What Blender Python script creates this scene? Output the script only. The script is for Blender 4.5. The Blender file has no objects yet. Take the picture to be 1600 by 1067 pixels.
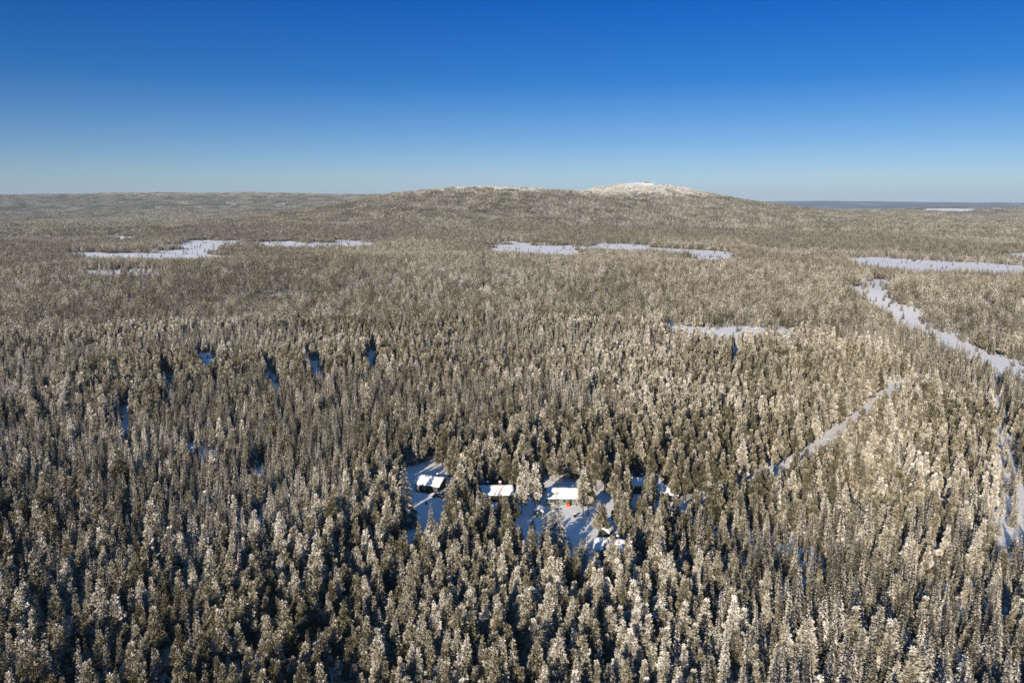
import bpy, bmesh, math, random
import numpy as np
from mathutils import Vector, Matrix

R = math.radians
rng = np.random.default_rng(11)
random.seed(5)
sc = bpy.context.scene

# ------------------------------------------------------------------ camera
CAM_H, FPX, CX, CY = 100.0, 1244.4, 800.0, 533.5
PITCH = R(9.96)
cam_d = bpy.data.cameras.new('camera')
cam_d.sensor_width = 36.0
cam_d.lens = 36.0 * FPX / 1600.0
cam_d.clip_start, cam_d.clip_end = 1.0, 120000.0
cam = bpy.data.objects.new('camera', cam_d)
sc.collection.objects.link(cam)
cam.location = (0, 0, CAM_H)
cam.rotation_euler = (math.pi / 2 - PITCH, 0, 0)
sc.camera = cam

# ------------------------------------------------------------------ light
SUN_EL, SUN_AZ = R(17.0), R(25.0)      # the light travels forward, SUN_AZ to the right of the view
world = bpy.data.worlds.new('World')
sc.world = world
world.use_nodes = True
wn, wl = world.node_tree.nodes, world.node_tree.links
wn.clear()
w_out = wn.new('ShaderNodeOutputWorld')
w_bg = wn.new('ShaderNodeBackground')
sky = wn.new('ShaderNodeTexSky')
sky.sky_type = 'NISHITA'
sky.sun_disc = False
sky.sun_elevation = SUN_EL
sky.sun_rotation = math.pi + SUN_AZ    # the sun stands behind the camera, to its left
sky.altitude = 300
sky.air_density, sky.dust_density, sky.ozone_density = 1.0, 0.2, 3.0
# the clear winter sky deepens quickly away from the horizon, all round
w_tc = wn.new('ShaderNodeTexCoord')
w_sep = wn.new('ShaderNodeSeparateXYZ')
w_ramp = wn.new('ShaderNodeValToRGB')
SKY_RAMP = [(0.0, (0.41, 0.49, 0.75)), (0.03, (0.37, 0.47, 0.72)), (0.07, (0.24, 0.375, 0.63)), (0.139, (0.055, 0.25, 0.54)),
            (0.225, (0.002, 0.19, 0.53)), (0.30, (0.03, 0.28, 0.66)), (0.42, (0.14, 0.44, 0.80)), (0.64, (0.36, 0.69, 0.93)), (1.0, (0.55, 0.84, 1.0))]
el = w_ramp.color_ramp.elements
while len(el) < len(SKY_RAMP):
    el.new(0.5)
for e, (p, c) in zip(el, SKY_RAMP):
    e.position = p
    e.color = (*c, 1)
w_mix = wn.new('ShaderNodeMix')
w_mix.data_type, w_mix.blend_type = 'RGBA', 'MULTIPLY'
w_mix.inputs['Factor'].default_value = 1.0
w_bg.inputs['Strength'].default_value = 0.10
wl.new(w_tc.outputs['Generated'], w_sep.inputs[0])
wl.new(w_sep.outputs['Z'], w_ramp.inputs['Fac'])
wl.new(sky.outputs['Color'], w_mix.inputs[6])
wl.new(w_ramp.outputs['Color'], w_mix.inputs[7])
wl.new(w_mix.outputs[2], w_bg.inputs['Color'])
wl.new(w_bg.outputs[0], w_out.inputs['Surface'])

sun_d = bpy.data.lights.new('sun', 'SUN')
sun_d.energy, sun_d.angle, sun_d.color = 5.0, R(0.53), (1.0, 0.87, 0.70)
sun = bpy.data.objects.new('sun', sun_d)
sc.collection.objects.link(sun)
L = Vector((math.sin(SUN_AZ) * math.cos(SUN_EL), math.cos(SUN_AZ) * math.cos(SUN_EL), -math.sin(SUN_EL)))
sun.rotation_euler = L.to_track_quat('-Z', 'Y').to_euler()
sun.location = (-200, -400, 300)

vs = sc.view_settings
vs.view_transform, vs.look, vs.gamma, vs.use_curve_mapping = 'Standard', 'None', 1.0, False
vs.exposure = 0.6
sc.render.engine = 'CYCLES'
cy = sc.cycles
cy.use_denoising = True
cy.denoiser = 'OPENIMAGEDENOISE'
cy.denoising_input_passes = 'RGB_ALBEDO_NORMAL'
cy.denoising_prefilter = 'NONE'
cy.max_bounces, cy.diffuse_bounces, cy.glossy_bounces = 4, 3, 1
cy.transmission_bounces, cy.volume_bounces, cy.transparent_max_bounces = 1, 0, 8
cy.use_adaptive_sampling = False
cy.sample_clamp_indirect = 4.0

# ------------------------------------------------------------------ helpers
COL = sc.collection


def link(o, parent=None):
    COL.objects.link(o)
    if parent is not None:
        o.parent = parent
    return o


def tag(o, label=None, cat=None, group=None, kind=None):
    for k, v in (('label', label), ('category', cat), ('group', group), ('kind', kind)):
        if v:
            o[k] = v
    return o


def empty(name, loc, rz=0.0):
    o = bpy.data.objects.new(name, None)
    o.location = loc
    o.rotation_euler = (0, 0, rz)
    return link(o)


def mesh_np(name, verts, tris, mats, mat_idx=None, frost=None, smooth=False):
    """a triangle or polygon mesh from arrays"""
    me = bpy.data.meshes.new(name)
    v = np.asarray(verts, dtype=np.float32)
    f = np.asarray(tris, dtype=np.int32)
    n, k = f.shape
    me.vertices.add(len(v))
    me.vertices.foreach_set('co', v.ravel())
    me.loops.add(n * k)
    me.loops.foreach_set('vertex_index', f.ravel())
    me.polygons.add(n)
    me.polygons.foreach_set('loop_start', np.arange(0, n * k, k, dtype=np.int32))
    for m in mats:
        me.materials.append(m)
    if mat_idx is not None:
        me.polygons.foreach_set('material_index', np.asarray(mat_idx, dtype=np.int32))
    me.polygons.foreach_set('use_smooth', np.full(n, smooth))
    if frost is not None:
        a = me.attributes.new('frost', 'FLOAT', 'POINT')
        a.data.foreach_set('value', np.asarray(frost, dtype=np.float32))
    me.update(calc_edges=True)
    me.validate()
    return me


def hash2(ix, iy, seed):
    n = (ix.astype(np.int64) * 374761393 + iy.astype(np.int64) * 668265263 + seed * 1442695041) & 0xffffffff
    n = ((n ^ (n >> 13)) * 1274126177) & 0xffffffff
    n = n ^ (n >> 16)
    return (n & 0xffffff) / float(0xffffff)


def vnoise(x, y, seed=0):
    x0, y0 = np.floor(x), np.floor(y)
    fx, fy = x - x0, y - y0
    fx, fy = fx * fx * (3 - 2 * fx), fy * fy * (3 - 2 * fy)
    a, b = hash2(x0, y0, seed), hash2(x0 + 1, y0, seed)
    c, d = hash2(x0, y0 + 1, seed), hash2(x0 + 1, y0 + 1, seed)
    return (a + (b - a) * fx) * (1 - fy) + (c + (d - c) * fx) * fy


def fbm(x, y, seed=0, octv=3):
    t, a, s = 0, 1.0, 0
    for i in range(octv):
        t = t + a * vnoise(x * 2 ** i, y * 2 ** i, seed + i * 17)
        s += a
        a *= 0.5
    return t / s      # 0..1


def sstep(a, b, x):
    t = np.clip((x - a) / (b - a), 0, 1)
    return t * t * (3 - 2 * t)


def on_plane(px, py, z=0.0):
    """where the line of sight through a photo pixel meets the level z"""
    u, v = (px - CX) / FPX, (CY - py) / FPX
    dy = math.cos(PITCH) + v * math.sin(PITCH)
    dz = v * math.cos(PITCH) - math.sin(PITCH)
    t = (z - CAM_H) / dz
    return (u * t, dy * t)


def chaikin(p, n=2):
    p = np.asarray(p, float)
    for _ in range(n):
        q = np.roll(p, -1, axis=0)
        p = np.stack([p * 0.75 + q * 0.25, p * 0.25 + q * 0.75], 1).reshape(-1, 2)
    return p


def region(far, near, tree_h=14.0, smooth=2):
    """an opening in the forest: far edge seen at ground level, near edge seen over the tops of the trees before it"""
    p = [on_plane(x, y, 0.0) for x, y in far] + [on_plane(x, y, tree_h * 0.72) for x, y in near]
    return chaikin(p, smooth)


def inside(poly, x, y):
    r = np.zeros(x.shape, bool)
    xa, ya = poly[:, 0], poly[:, 1]
    sel = np.nonzero((x > xa.min()) & (x < xa.max()) & (y > ya.min()) & (y < ya.max()))[0]
    if len(sel) == 0:
        return r
    xs, ys = x[sel], y[sel]
    c = np.zeros(len(sel), bool)
    j = len(poly) - 1
    for i in range(len(poly)):
        m = (ya[i] > ys) != (ya[j] > ys)
        with np.errstate(divide='ignore', invalid='ignore'):
            xi = (xa[j] - xa[i]) * (ys - ya[i]) / (ya[j] - ya[i]) + xa[i]
        c ^= m & (xs < xi)
        j = i
    r[sel] = c
    return r


def poly_dist(poly, x, y, reach):
    """signed distance to the outline (negative inside), capped at reach"""
    d = np.full(x.shape, float(reach))
    sel = np.nonzero((x > poly[:, 0].min() - reach) & (x < poly[:, 0].max() + reach) &
                     (y > poly[:, 1].min() - reach) & (y < poly[:, 1].max() + reach))[0]
    if len(sel) == 0:
        return d
    xs, ys = x[sel], y[sel]
    dd = np.full(len(sel), 1e9)
    for a, b in zip(poly, np.roll(poly, -1, axis=0)):
        e = b - a
        t = np.clip(((xs - a[0]) * e[0] + (ys - a[1]) * e[1]) / max(e @ e, 1e-9), 0, 1)
        dd = np.minimum(dd, np.hypot(xs - a[0] - t * e[0], ys - a[1] - t * e[1]))
    ins = inside(poly, xs, ys)
    d[sel] = np.where(ins, -dd, np.minimum(dd, reach))
    return d


def line_dist(pts, x, y):
    p = np.asarray(pts, float)
    d = np.full(x.shape, 1e9)
    for a, b in zip(p[:-1], p[1:]):
        e = b - a
        t = np.clip(((x - a[0]) * e[0] + (y - a[1]) * e[1]) / (e @ e), 0, 1)
        d = np.minimum(d, np.hypot(x - a[0] - t * e[0], y - a[1] - t * e[1]))
    return d


# ------------------------------------------------------------------ the lie of the land
LAKES = {   # far shore, near shore (seen over the near trees)
    'a': ([(87, 394), (145, 396), (197, 397), (245, 396), (268, 390), (276, 383), (284, 377), (324, 375), (386, 376), (392, 381)],
          [(345, 384), (330, 390), (364, 395), (366, 398), (346, 405), (258, 406), (228, 401), (175, 402), (110, 399)]),
    'b': ([(390, 378), (450, 380), (518, 380)], [(520, 385), (450, 384.5), (390, 383)]),
    'c': ([(516, 377), (560, 376), (598, 377)], [(600, 382), (560, 383), (520, 384)]),
    'd': ([(165, 368), (190, 368.5), (215, 370)], [(214, 374), (170, 373)]),
    'e': ([(757, 386), (790, 381), (818, 379.5), (862, 384), (902, 383)], [(922, 399), (880, 400), (818, 398), (752, 391)]),
    'f': ([(910, 381), (976, 381.5), (1020, 386), (1081, 390.5), (1146, 392.5)],
          [(1146, 402), (1110, 401), (1072, 397), (1028, 391), (972, 388), (918, 387)]),
    'g': ([(1317, 406), (1340, 401), (1400, 404), (1475, 409), (1520, 413), (1570, 414), (1660, 418)],
          [(1660, 426), (1550, 423), (1500, 420.5), (1440, 421.5), (1405, 418), (1360, 413)]),
    'h': ([(1560, 396.5), (1605, 398), (1640, 398)], [(1640, 404), (1605, 404), (1575, 402)]),
    'i': ([(0, 385), (30, 385.5)], [(34, 389.5), (0, 389)]),
    'k': ([(1562, 352), (1580, 352.5)], [(1580, 355), (1560, 354.6)]),
}
LAKE_POLY = {k: region(f, n, 12.0) for k, (f, n) in LAKES.items()}

CLEARINGS = [
    # yards between the cabins
    region([(622, 742), (650, 728), (690, 733), (705, 748), (712, 775)], [(694, 818), (665, 836), (632, 832), (624, 800)], 15.0, 1),
    region([(798, 792), (830, 776), (852, 758), (905, 757), (930, 775), (962, 785)], [(964, 850), (930, 852), (860, 838), (804, 842)], 15.0, 1),
    # open valley winding down from the right
    region([(1351, 443), (1396, 441), (1395, 452), (1386, 470), (1403, 488), (1434, 490), (1443, 511), (1478, 523), (1517, 537), (1530, 553), (1568, 563), (1640, 578)],
           [(1640, 592), (1567, 583), (1544, 571), (1512, 554), (1485, 552), (1463, 537), (1440, 522), (1406, 503), (1384, 487), (1361, 479), (1341, 461), (1349, 452)], 9.0, 1),
    # logged strip on the left
    region([(70, 434), (130, 432), (180, 430.5), (225, 432), (256, 435)], [(254, 439), (215, 438.5), (150, 437), (80, 436.5)], 11.0),
    # small openings
    region([(1034, 511), (1100, 517), (1180, 519), (1246, 519)], [(1246, 524), (1180, 523), (1130, 529), (1080, 523), (1040, 516)], 13.0, 1),
    region([(570, 543), (592, 547)], [(593, 577), (572, 575)], 12.5, 1),
    region([(474, 560), (502, 567)], [(508, 589), (486, 586)], 12.5, 1),
    region([(410, 564), (424, 574), (438, 600)], [(442, 614), (426, 608), (412, 585)], 12.5, 1),
    region([(300, 556), (338, 554)], [(342, 563), (304, 569)], 15.0, 1),
    region([(244, 592), (268, 584)], [(272, 594), (248, 603)], 13.0, 1),
    region([(1546, 590), (1568, 592), (1576, 640)], [(1572, 700), (1550, 700)], 14.0, 1),
    region([(1552, 700), (1585, 690), (1625, 750)], [(1625, 850), (1566, 842), (1556, 780)], 14.0, 1),
    region([(352, 545), (378, 548)], [(378, 556), (354, 554)], 13.0, 1),
    region([(392, 736), (424, 739)], [(424, 745), (394, 743)], 9.0, 1),
    region([(1142, 545), (1152, 548)], [(1152, 576), (1143, 574)], 13.0, 1),
    region([(192, 640), (214, 632), (212, 660)], [(208, 700), (190, 688)], 15.0, 1),
    region([(272, 694), (300, 698), (345, 708)], [(340, 714), (284, 703)], 10.0, 1),
    region([(742, 772), (806, 774)], [(803, 777), (750, 773)], 16.0, 1),
    region([(982, 766), (1012, 766)], [(1010, 768), (986, 766)], 18.0, 1),
    region([(1028, 780), (1054, 782)], [(1050, 778), (1034, 776)], 18.0, 1),
    region([(936, 868), (968, 870)], [(966, 870), (938, 866)], 13.0, 1),
    region([(1384, 570), (1398, 584)], [(1396, 612), (1386, 606)], 15.0, 1),
    region([(1060, 400), (1140, 403)], [(1140, 413), (1064, 411)], 12.0, 1),
]
STRIPS = (10, 11)       # the two thin strips at the right edge
ROAD = [on_plane(x, y) for x, y in ((1010, 818), (1100, 800), (1180, 772), (1235, 741), (1290, 697), (1330, 666), (1365, 639), (1400, 609), (1410, 601))]
ALL_LAKES = list(LAKE_POLY.values())


def g2(x, y, cx, cy, sx, sy, rot=0.0):
    c, s = math.cos(rot), math.sin(rot)
    dx, dy = x - cx, y - cy
    u, v = (dx * c + dy * s) / sx, (-dx * s + dy * c) / sy
    return np.exp(-0.5 * (u * u + v * v))


def height(x, y):
    x, y = np.asarray(x, float), np.asarray(y, float)
    r = np.hypot(x, y)
    roll = (fbm(x / 260.0, y / 260.0, 3) - 0.5) * (3.0 + 9.0 * sstep(350, 1100, r))
    roll += (fbm(x / 900.0 + 7, y / 900.0, 9, 2) - 0.5) * 26.0 * sstep(500, 1600, r) * (1 - 0.6 * sstep(1600, 1900, r) * (1 - sstep(2400, 3000, r)))
    h = roll
    # the double fell
    h = h + 124 * g2(x, y, -110, 3650, 560, 560) + 38 * g2(x, y, -560, 3850, 380, 600)
    h = h + 177 * g2(x, y, 770, 4850, 490, 700) + 14 * g2(x, y, 1450, 4300, 700, 800) + 22 * g2(x, y, 700, 4850, 150, 300)
    h = h + 4 * g2(x, y, 2300, 3900, 1000, 700)
    h = h + 10 * g2(x, y, -120, 1120, 420, 190) + 12 * g2(x, y, -270, 2080, 130, 110) + 14 * g2(x, y, -900, 2450, 500, 160)
    h = h + 3 * g2(x, y, -560, 760, 260, 130) + 6 * g2(x, y, 420, 820, 200, 130)
    # far ridges
    far = sstep(4800, 8200, y) * (1 - sstep(8600, 12500, y))
    prof = 172 + 30 * (fbm(x / 1500.0, y / 6000.0, 31, 3) - 0.5) - 60 * sstep(-3800, -6500, x) * 0.4
    h = h + prof * far * (1 - sstep(-1200, 700, x))
    h = h + 58 * g2(x, y, 4900, 6900, 700, 800) + 46 * g2(x, y, 3300, 6200, 420, 330)
    h = h + (50 + 70 * fbm(x / 2600.0 + 5, y / 9000.0, 41, 3)) * sstep(12000, 18500, y) * sstep(-3000, 2000, x)
    # level shores
    for p in ALL_LAKES:
        d = poly_dist(p, x.ravel(), y.ravel(), 150.0).reshape(x.shape)
        h = np.where(d < 150.0, h * sstep(0, 150, d) - 0.6 * (d < 1), h)
    return h


def at(px, py, it=6):
    """pixel -> point on the ground"""
    z = 0.0
    for _ in range(it):
        x, y = on_plane(px, py, z)
        z = float(height(np.array([x]), np.array([y]))[0])
    return x, y, z


# ------------------------------------------------------------------ materials
def mat(name):
    m = bpy.data.materials.new(name)
    m.use_nodes = True
    nt = m.node_tree
    nt.nodes.clear()
    o = nt.nodes.new('ShaderNodeOutputMaterial')
    return m, nt, o


def ramp_node(nt, stops, interp='LINEAR'):
    r = nt.nodes.new('ShaderNodeValToRGB')
    e = r.color_ramp.elements
    r.color_ramp.interpolation = interp
    while len(e) < len(stops):
        e.new(0.5)
    for a, (p, c) in zip(e, stops):
        a.position = p
        a.color = (*c, 1)
    return r


def noise_node(nt, scale, detail=3, coord=None):
    n = nt.nodes.new('ShaderNodeTexNoise')
    n.inputs['Scale'].default_value = scale
    n.inputs['Detail'].default_value = detail
    if coord is not None:
        nt.links.new(coord, n.inputs['Vector'])
    return n


def simple(name, col, rough=0.8, var=0.15, scale=3.0, spec=0.2, bump=0.0):
    m, nt, o = mat(name)
    b = nt.nodes.new('ShaderNodeBsdfPrincipled')
    b.inputs['Roughness'].default_value = rough
    b.inputs['Specular IOR Level'].default_value = spec
    tc = nt.nodes.new('ShaderNodeTexCoord')
    n = noise_node(nt, scale, 4, tc.outputs['Object'])
    lo = tuple(c * (1 - var) for c in col)
    hi = tuple(min(c * (1 + var), 1) for c in col)
    r = ramp_node(nt, [(0.3, lo), (0.7, hi)])
    nt.links.new(n.outputs['Fac'], r.inputs['Fac'])
    nt.links.new(r.outputs['Color'], b.inputs['Base Color'])
    if bump:
        bp = nt.nodes.new('ShaderNodeBump')
        bp.inputs['Strength'].default_value = bump
        nt.links.new(n.outputs['Fac'], bp.inputs['Height'])
        nt.links.new(bp.outputs[0], b.inputs['Normal'])
    nt.links.new(b.outputs[0], o.inputs['Surface'])
    return m


def foliage(name, stops, tint=0.35):
    """needles with rime and snow; 'frost' says how much of the tuft is white"""
    m, nt, o = mat(name)
    a = nt.nodes.new('ShaderNodeAttribute')
    a.attribute_name = 'frost'
    r = ramp_node(nt, stops)
    oi = nt.nodes.new('ShaderNodeObjectInfo')
    ma = nt.nodes.new('ShaderNodeMath')
    ma.operation = 'MULTIPLY_ADD'
    ma.inputs[1].default_value = tint
    ma.inputs[2].default_value = -tint * 0.5
    ad = nt.nodes.new('ShaderNodeMath')
    nt.links.new(oi.outputs['Random'], ma.inputs[0])
    nt.links.new(ma.outputs[0], ad.inputs[0])
    nt.links.new(a.outputs['Fac'], ad.inputs[1])
    nt.links.new(ad.outputs[0], r.inputs['Fac'])
    d = nt.nodes.new('ShaderNodeBsdfDiffuse')
    nt.links.new(r.outputs['Color'], d.inputs['Color'])
    nt.links.new(d.outputs[0], o.inputs['Surface'])
    return m


M_SPRUCE = foliage('frosted_spruce_needles', [(0.0, (0.028, 0.031, 0.019)), (0.36, (0.10, 0.094, 0.066)), (0.60, (0.34, 0.31, 0.245)), (1.0, (0.87, 0.85, 0.82))])
M_PINE = foliage('frosted_pine_needles', [(0.0, (0.042, 0.041, 0.021)), (0.36, (0.125, 0.114, 0.072)), (0.60, (0.37, 0.335, 0.255)), (1.0, (0.87, 0.85, 0.82))])
M_BARK = simple('bark', (0.075, 0.055, 0.042), 0.9, 0.4, 2.0)
M_WALL = simple('dark_stained_timber', (0.028, 0.034, 0.032), 0.7, 0.3, 2.0)
M_WALL_G = simple('grey_green_timber', (0.16, 0.19, 0.16), 0.7, 0.25, 2.0)
M_TRIM = simple('pale_green_trim', (0.33, 0.40, 0.33), 0.6, 0.1)
M_GLASS = simple('window_glass', (0.03, 0.04, 0.05), 0.12, 0.1, 1.0, 0.6)
M_METAL = simple('black_sheet_metal', (0.02, 0.02, 0.022), 0.5, 0.2)
M_BRICK = simple('red_brick', (0.26, 0.07, 0.035), 0.85, 0.3, 6.0)
M_ORANGE = simple('orange_plastic', (0.85, 0.10, 0.02), 0.45, 0.08)
M_OCHRE = simple('orange_painted_wall', (0.62, 0.28, 0.11), 0.7, 0.12, 0.4)
M_BROWN = simple('brown_painted_wall', (0.10, 0.06, 0.045), 0.7, 0.2, 0.4)
M_CAR = simple('dark_car_paint', (0.03, 0.035, 0.05), 0.3, 0.1, 1.0, 0.5)
M_RUBBER = simple('rubber', (0.015, 0.015, 0.015), 0.9, 0.1)
M_MAST = simple('white_mast_paint', (0.75, 0.75, 0.75), 0.5, 0.05)


def snow_mat(name, scale, bump, col=(0.87, 0.86, 0.855), var=0.06):
    m, nt, o = mat(name)
    b = nt.nodes.new('ShaderNodeBsdfPrincipled')
    b.inputs['Roughness'].default_value = 0.75
    b.inputs['Specular IOR Level'].default_value = 0.15
    g = nt.nodes.new('ShaderNodeNewGeometry')
    n = noise_node(nt, scale, 5, g.outputs['Position'])
    n2 = noise_node(nt, scale * 0.12, 3, g.outputs['Position'])
    r = ramp_node(nt, [(0.3, tuple(c * (1 - var) for c in col)), (0.7, col)])
    nt.links.new(n2.outputs['Fac'], r.inputs['Fac'])
    nt.links.new(r.outputs['Color'], b.inputs['Base Color'])
    bp = nt.nodes.new('ShaderNodeBump')
    bp.inputs['Strength'].default_value = bump
    bp.inputs['Distance'].default_value = 0.4
    nt.links.new(n.outputs['Fac'], bp.inputs['Height'])
    nt.links.new(bp.outputs[0], b.inputs['Normal'])
    nt.links.new(b.outputs[0], o.inputs['Surface'])
    return m


M_SNOW = snow_mat('snow', 0.5, 0.35)
M_LAKE = snow_mat('lake_snow', 0.06, 0.12)


def ground_mat():
    """snow under the trees; past the last trees built singly the woods are colour only"""
    m, nt, o = mat('forest_floor_snow')
    b = nt.nodes.new('ShaderNodeBsdfPrincipled')
    b.inputs['Roughness'].default_value = 0.8
    b.inputs['Specular IOR Level'].default_value = 0.1
    g = nt.nodes.new('ShaderNodeNewGeometry')
    vl = nt.nodes.new('ShaderNodeVectorMath')
    vl.operation = 'LENGTH'
    nt.links.new(g.outputs['Position'], vl.inputs[0])
    mr = nt.nodes.new('ShaderNodeMapRange')
    mr.inputs['From Min'].default_value, mr.inputs['From Max'].default_value = 9000, 10800
    nt.links.new(vl.outputs['Value'], mr.inputs['Value'])
    n = noise_node(nt, 0.35, 5, g.outputs['Position'])
    snow = ramp_node(nt, [(0.3, (0.80, 0.795, 0.79)), (0.7, (0.87, 0.865, 0.86))])
    nt.links.new(n.outputs['Fac'], snow.inputs['Fac'])
    w = noise_node(nt, 0.0011, 6, g.outputs['Position'])
    wood = ramp_node(nt, [(0.0, (0.10, 0.10, 0.085)), (0.5, (0.17, 0.16, 0.14)), (0.63, (0.24, 0.23, 0.21)), (0.70, (0.70, 0.69, 0.68))])
    nt.links.new(w.outputs['Fac'], wood.inputs['Fac'])
    mx = nt.nodes.new('ShaderNodeMix')
    mx.data_type = 'RGBA'
    nt.links.new(mr.outputs['Result'], mx.inputs['Factor'])
    nt.links.new(snow.outputs['Color'], mx.inputs[6])
    nt.links.new(wood.outputs['Color'], mx.inputs[7])
    nt.links.new(mx.outputs[2], b.inputs['Base Color'])
    bp = nt.nodes.new('ShaderNodeBump')
    bp.inputs['Strength'].default_value, bp.inputs['Distance'].default_value = 0.4, 0.5
    nt.links.new(n.outputs['Fac'], bp.inputs['Height'])
    nt.links.new(bp.outputs[0], b.inputs['Normal'])
    nt.links.new(b.outputs[0], o.inputs['Surface'])
    return m


M_GROUND = ground_mat()

# ------------------------------------------------------------------ ground sheet
NA = 960
rings = [0.0] + list(np.geomspace(20, 22000, 330))
ang = np.linspace(0, 2 * math.pi, NA, endpoint=False)
rr = np.array(rings[1:])[:, None]
gx = (rr * np.sin(ang)[None, :]).ravel()
gy = (rr * np.cos(ang)[None, :]).ravel()
gz = height(gx, gy)
gv = np.concatenate([np.stack([gx, gy, gz], 1), [[0, 0, float(height(np.array([0.0]), np.array([0.0]))[0])]]])
k = np.arange(NA)
quads = []
for i in range(len(rr) - 1):
    a, b = i * NA + k, i * NA + (k + 1) % NA
    quads.append(np.stack([a, a + NA, b + NA, b], 1))
quads = np.concatenate(quads)
cap = np.stack([np.full(NA, len(gv) - 1), k, (k + 1) % NA, (k + 1) % NA], 1)
me = mesh_np('ground', gv, quads, [M_GROUND], smooth=True)
ground = link(bpy.data.objects.new('ground', me))
tag(ground, 'snow covered forest floor rising to the wooded fell', kind='structure')


def sheet(name, poly, z, m):
    bm = bmesh.new()
    vs_ = [bm.verts.new((p[0], p[1], z)) for p in poly]
    bm.faces.new(vs_)
    bmesh.ops.triangulate(bm, faces=bm.faces[:])
    bmesh.ops.recalc_face_normals(bm, faces=bm.faces[:])
    me = bpy.data.meshes.new(name)
    bm.to_mesh(me)
    bm.free()
    if me.polygons[0].normal.z < 0:
        me.flip_normals()
    me.materials.append(m)
    return link(bpy.data.objects.new(name, me))


for key in LAKE_POLY:
    o = sheet('frozen_lake', LAKE_POLY[key], 0.05, M_LAKE)
    tag(o, kind='structure')

# ------------------------------------------------------------------ the forest road
def road_mesh():
    p = np.asarray(ROAD)
    pts = []
    for a, b in zip(p[:-1], p[1:]):
        n = max(2, int(np.hypot(*(b - a)) / 5))
        pts += [a + (b - a) * i / n for i in range(n)]
    pts = np.array(pts + [p[-1]])
    for _ in range(6):
        pts[1:-1] = pts[1:-1] * 0.5 + (pts[:-2] + pts[2:]) * 0.25
    t = np.gradient(pts, axis=0)
    t /= np.linalg.norm(t, axis=1)[:, None]
    nrm = np.stack([t[:, 1], -t[:, 0]], 1)
    # cross section: bank, ploughed bed with two wheel tracks, bank
    prof = [(-4.6, -0.35), (-3.9, 0.45), (-3.1, 0.30), (-2.7, 0.06), (-1.5, 0.06), (-1.35, 0.0), (-0.85, 0.0), (-0.7, 0.07), (0.7, 0.07),
            (0.85, 0.0), (1.35, 0.0), (1.5, 0.06), (2.7, 0.06), (3.1, 0.30), (3.9, 0.5), (4.6, -0.35)]
    V, n = [], len(prof)
    z = height(pts[:, 0], pts[:, 1])
    for i in range(len(pts)):
        for w, dz in prof:
            bank = abs(w) > 2.9
            jit = random.uniform(-0.15, 0.2) if bank else 0
            q = pts[i] + nrm[i] * (w + jit)
            V.append((q[0], q[1], z[i] + 0.35 + dz + jit * 0.6))
    F = [(i * n + j, i * n + j + 1, (i + 1) * n + j + 1, (i + 1) * n + j) for i in range(len(pts) - 1) for j in range(n - 1)]
    me = mesh_np('road', V, F, [snow_mat('packed_road_snow', 0.8, 0.4, (0.72, 0.71, 0.71), 0.12)])
    if me.polygons[5].normal.z < 0:
        me.flip_normals()
    return me, pts


road_me, ROAD_PTS = road_mesh()
road = link(bpy.data.objects.new('road', road_me))
tag(road, kind='structure')

# ------------------------------------------------------------------ tree shapes
def tuft_arrays(base, d, ln, wd, frost, r):
    """folded, pointed sprays: four corners, two faces each"""
    n = len(base)
    d = d / np.linalg.norm(d, axis=1)[:, None]
    q = r.normal(size=(n, 3))
    q[:, 2] *= 0.55
    s = np.cross(d, q)
    s /= np.linalg.norm(s, axis=1)[:, None] + 1e-9
    up = np.cross(s, d)
    up *= np.sign(up[:, 2:3] + 1e-9)
    mid = base + d * (ln * 0.45)[:, None] - up * (wd * 0.22)[:, None]
    V = np.stack([base, mid + s * (wd * 0.5)[:, None], base + d * ln[:, None], mid - s * (wd * 0.5)[:, None]], 1).reshape(-1, 3)
    i = np.arange(n) * 4
    F = np.stack([np.stack([i, i + 1, i + 2], 1), np.stack([i, i + 2, i + 3], 1)], 1).reshape(-1, 3)
    return V, F, np.repeat(frost, 4)


def frost_mix(n, r, snowy, out, own):
    f = np.clip(1.1 * own + r.normal((0.49 if n > 300 else 0.475) + snowy, 0.075, n) + 0.22 * (out - 0.6), 0, 1)
    big = r.random(n) < (0.010 if n > 300 else 0.010) + 0.25 * max(snowy, 0)
    return np.where(big, r.uniform(0.85, 1.0, n), f)


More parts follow.
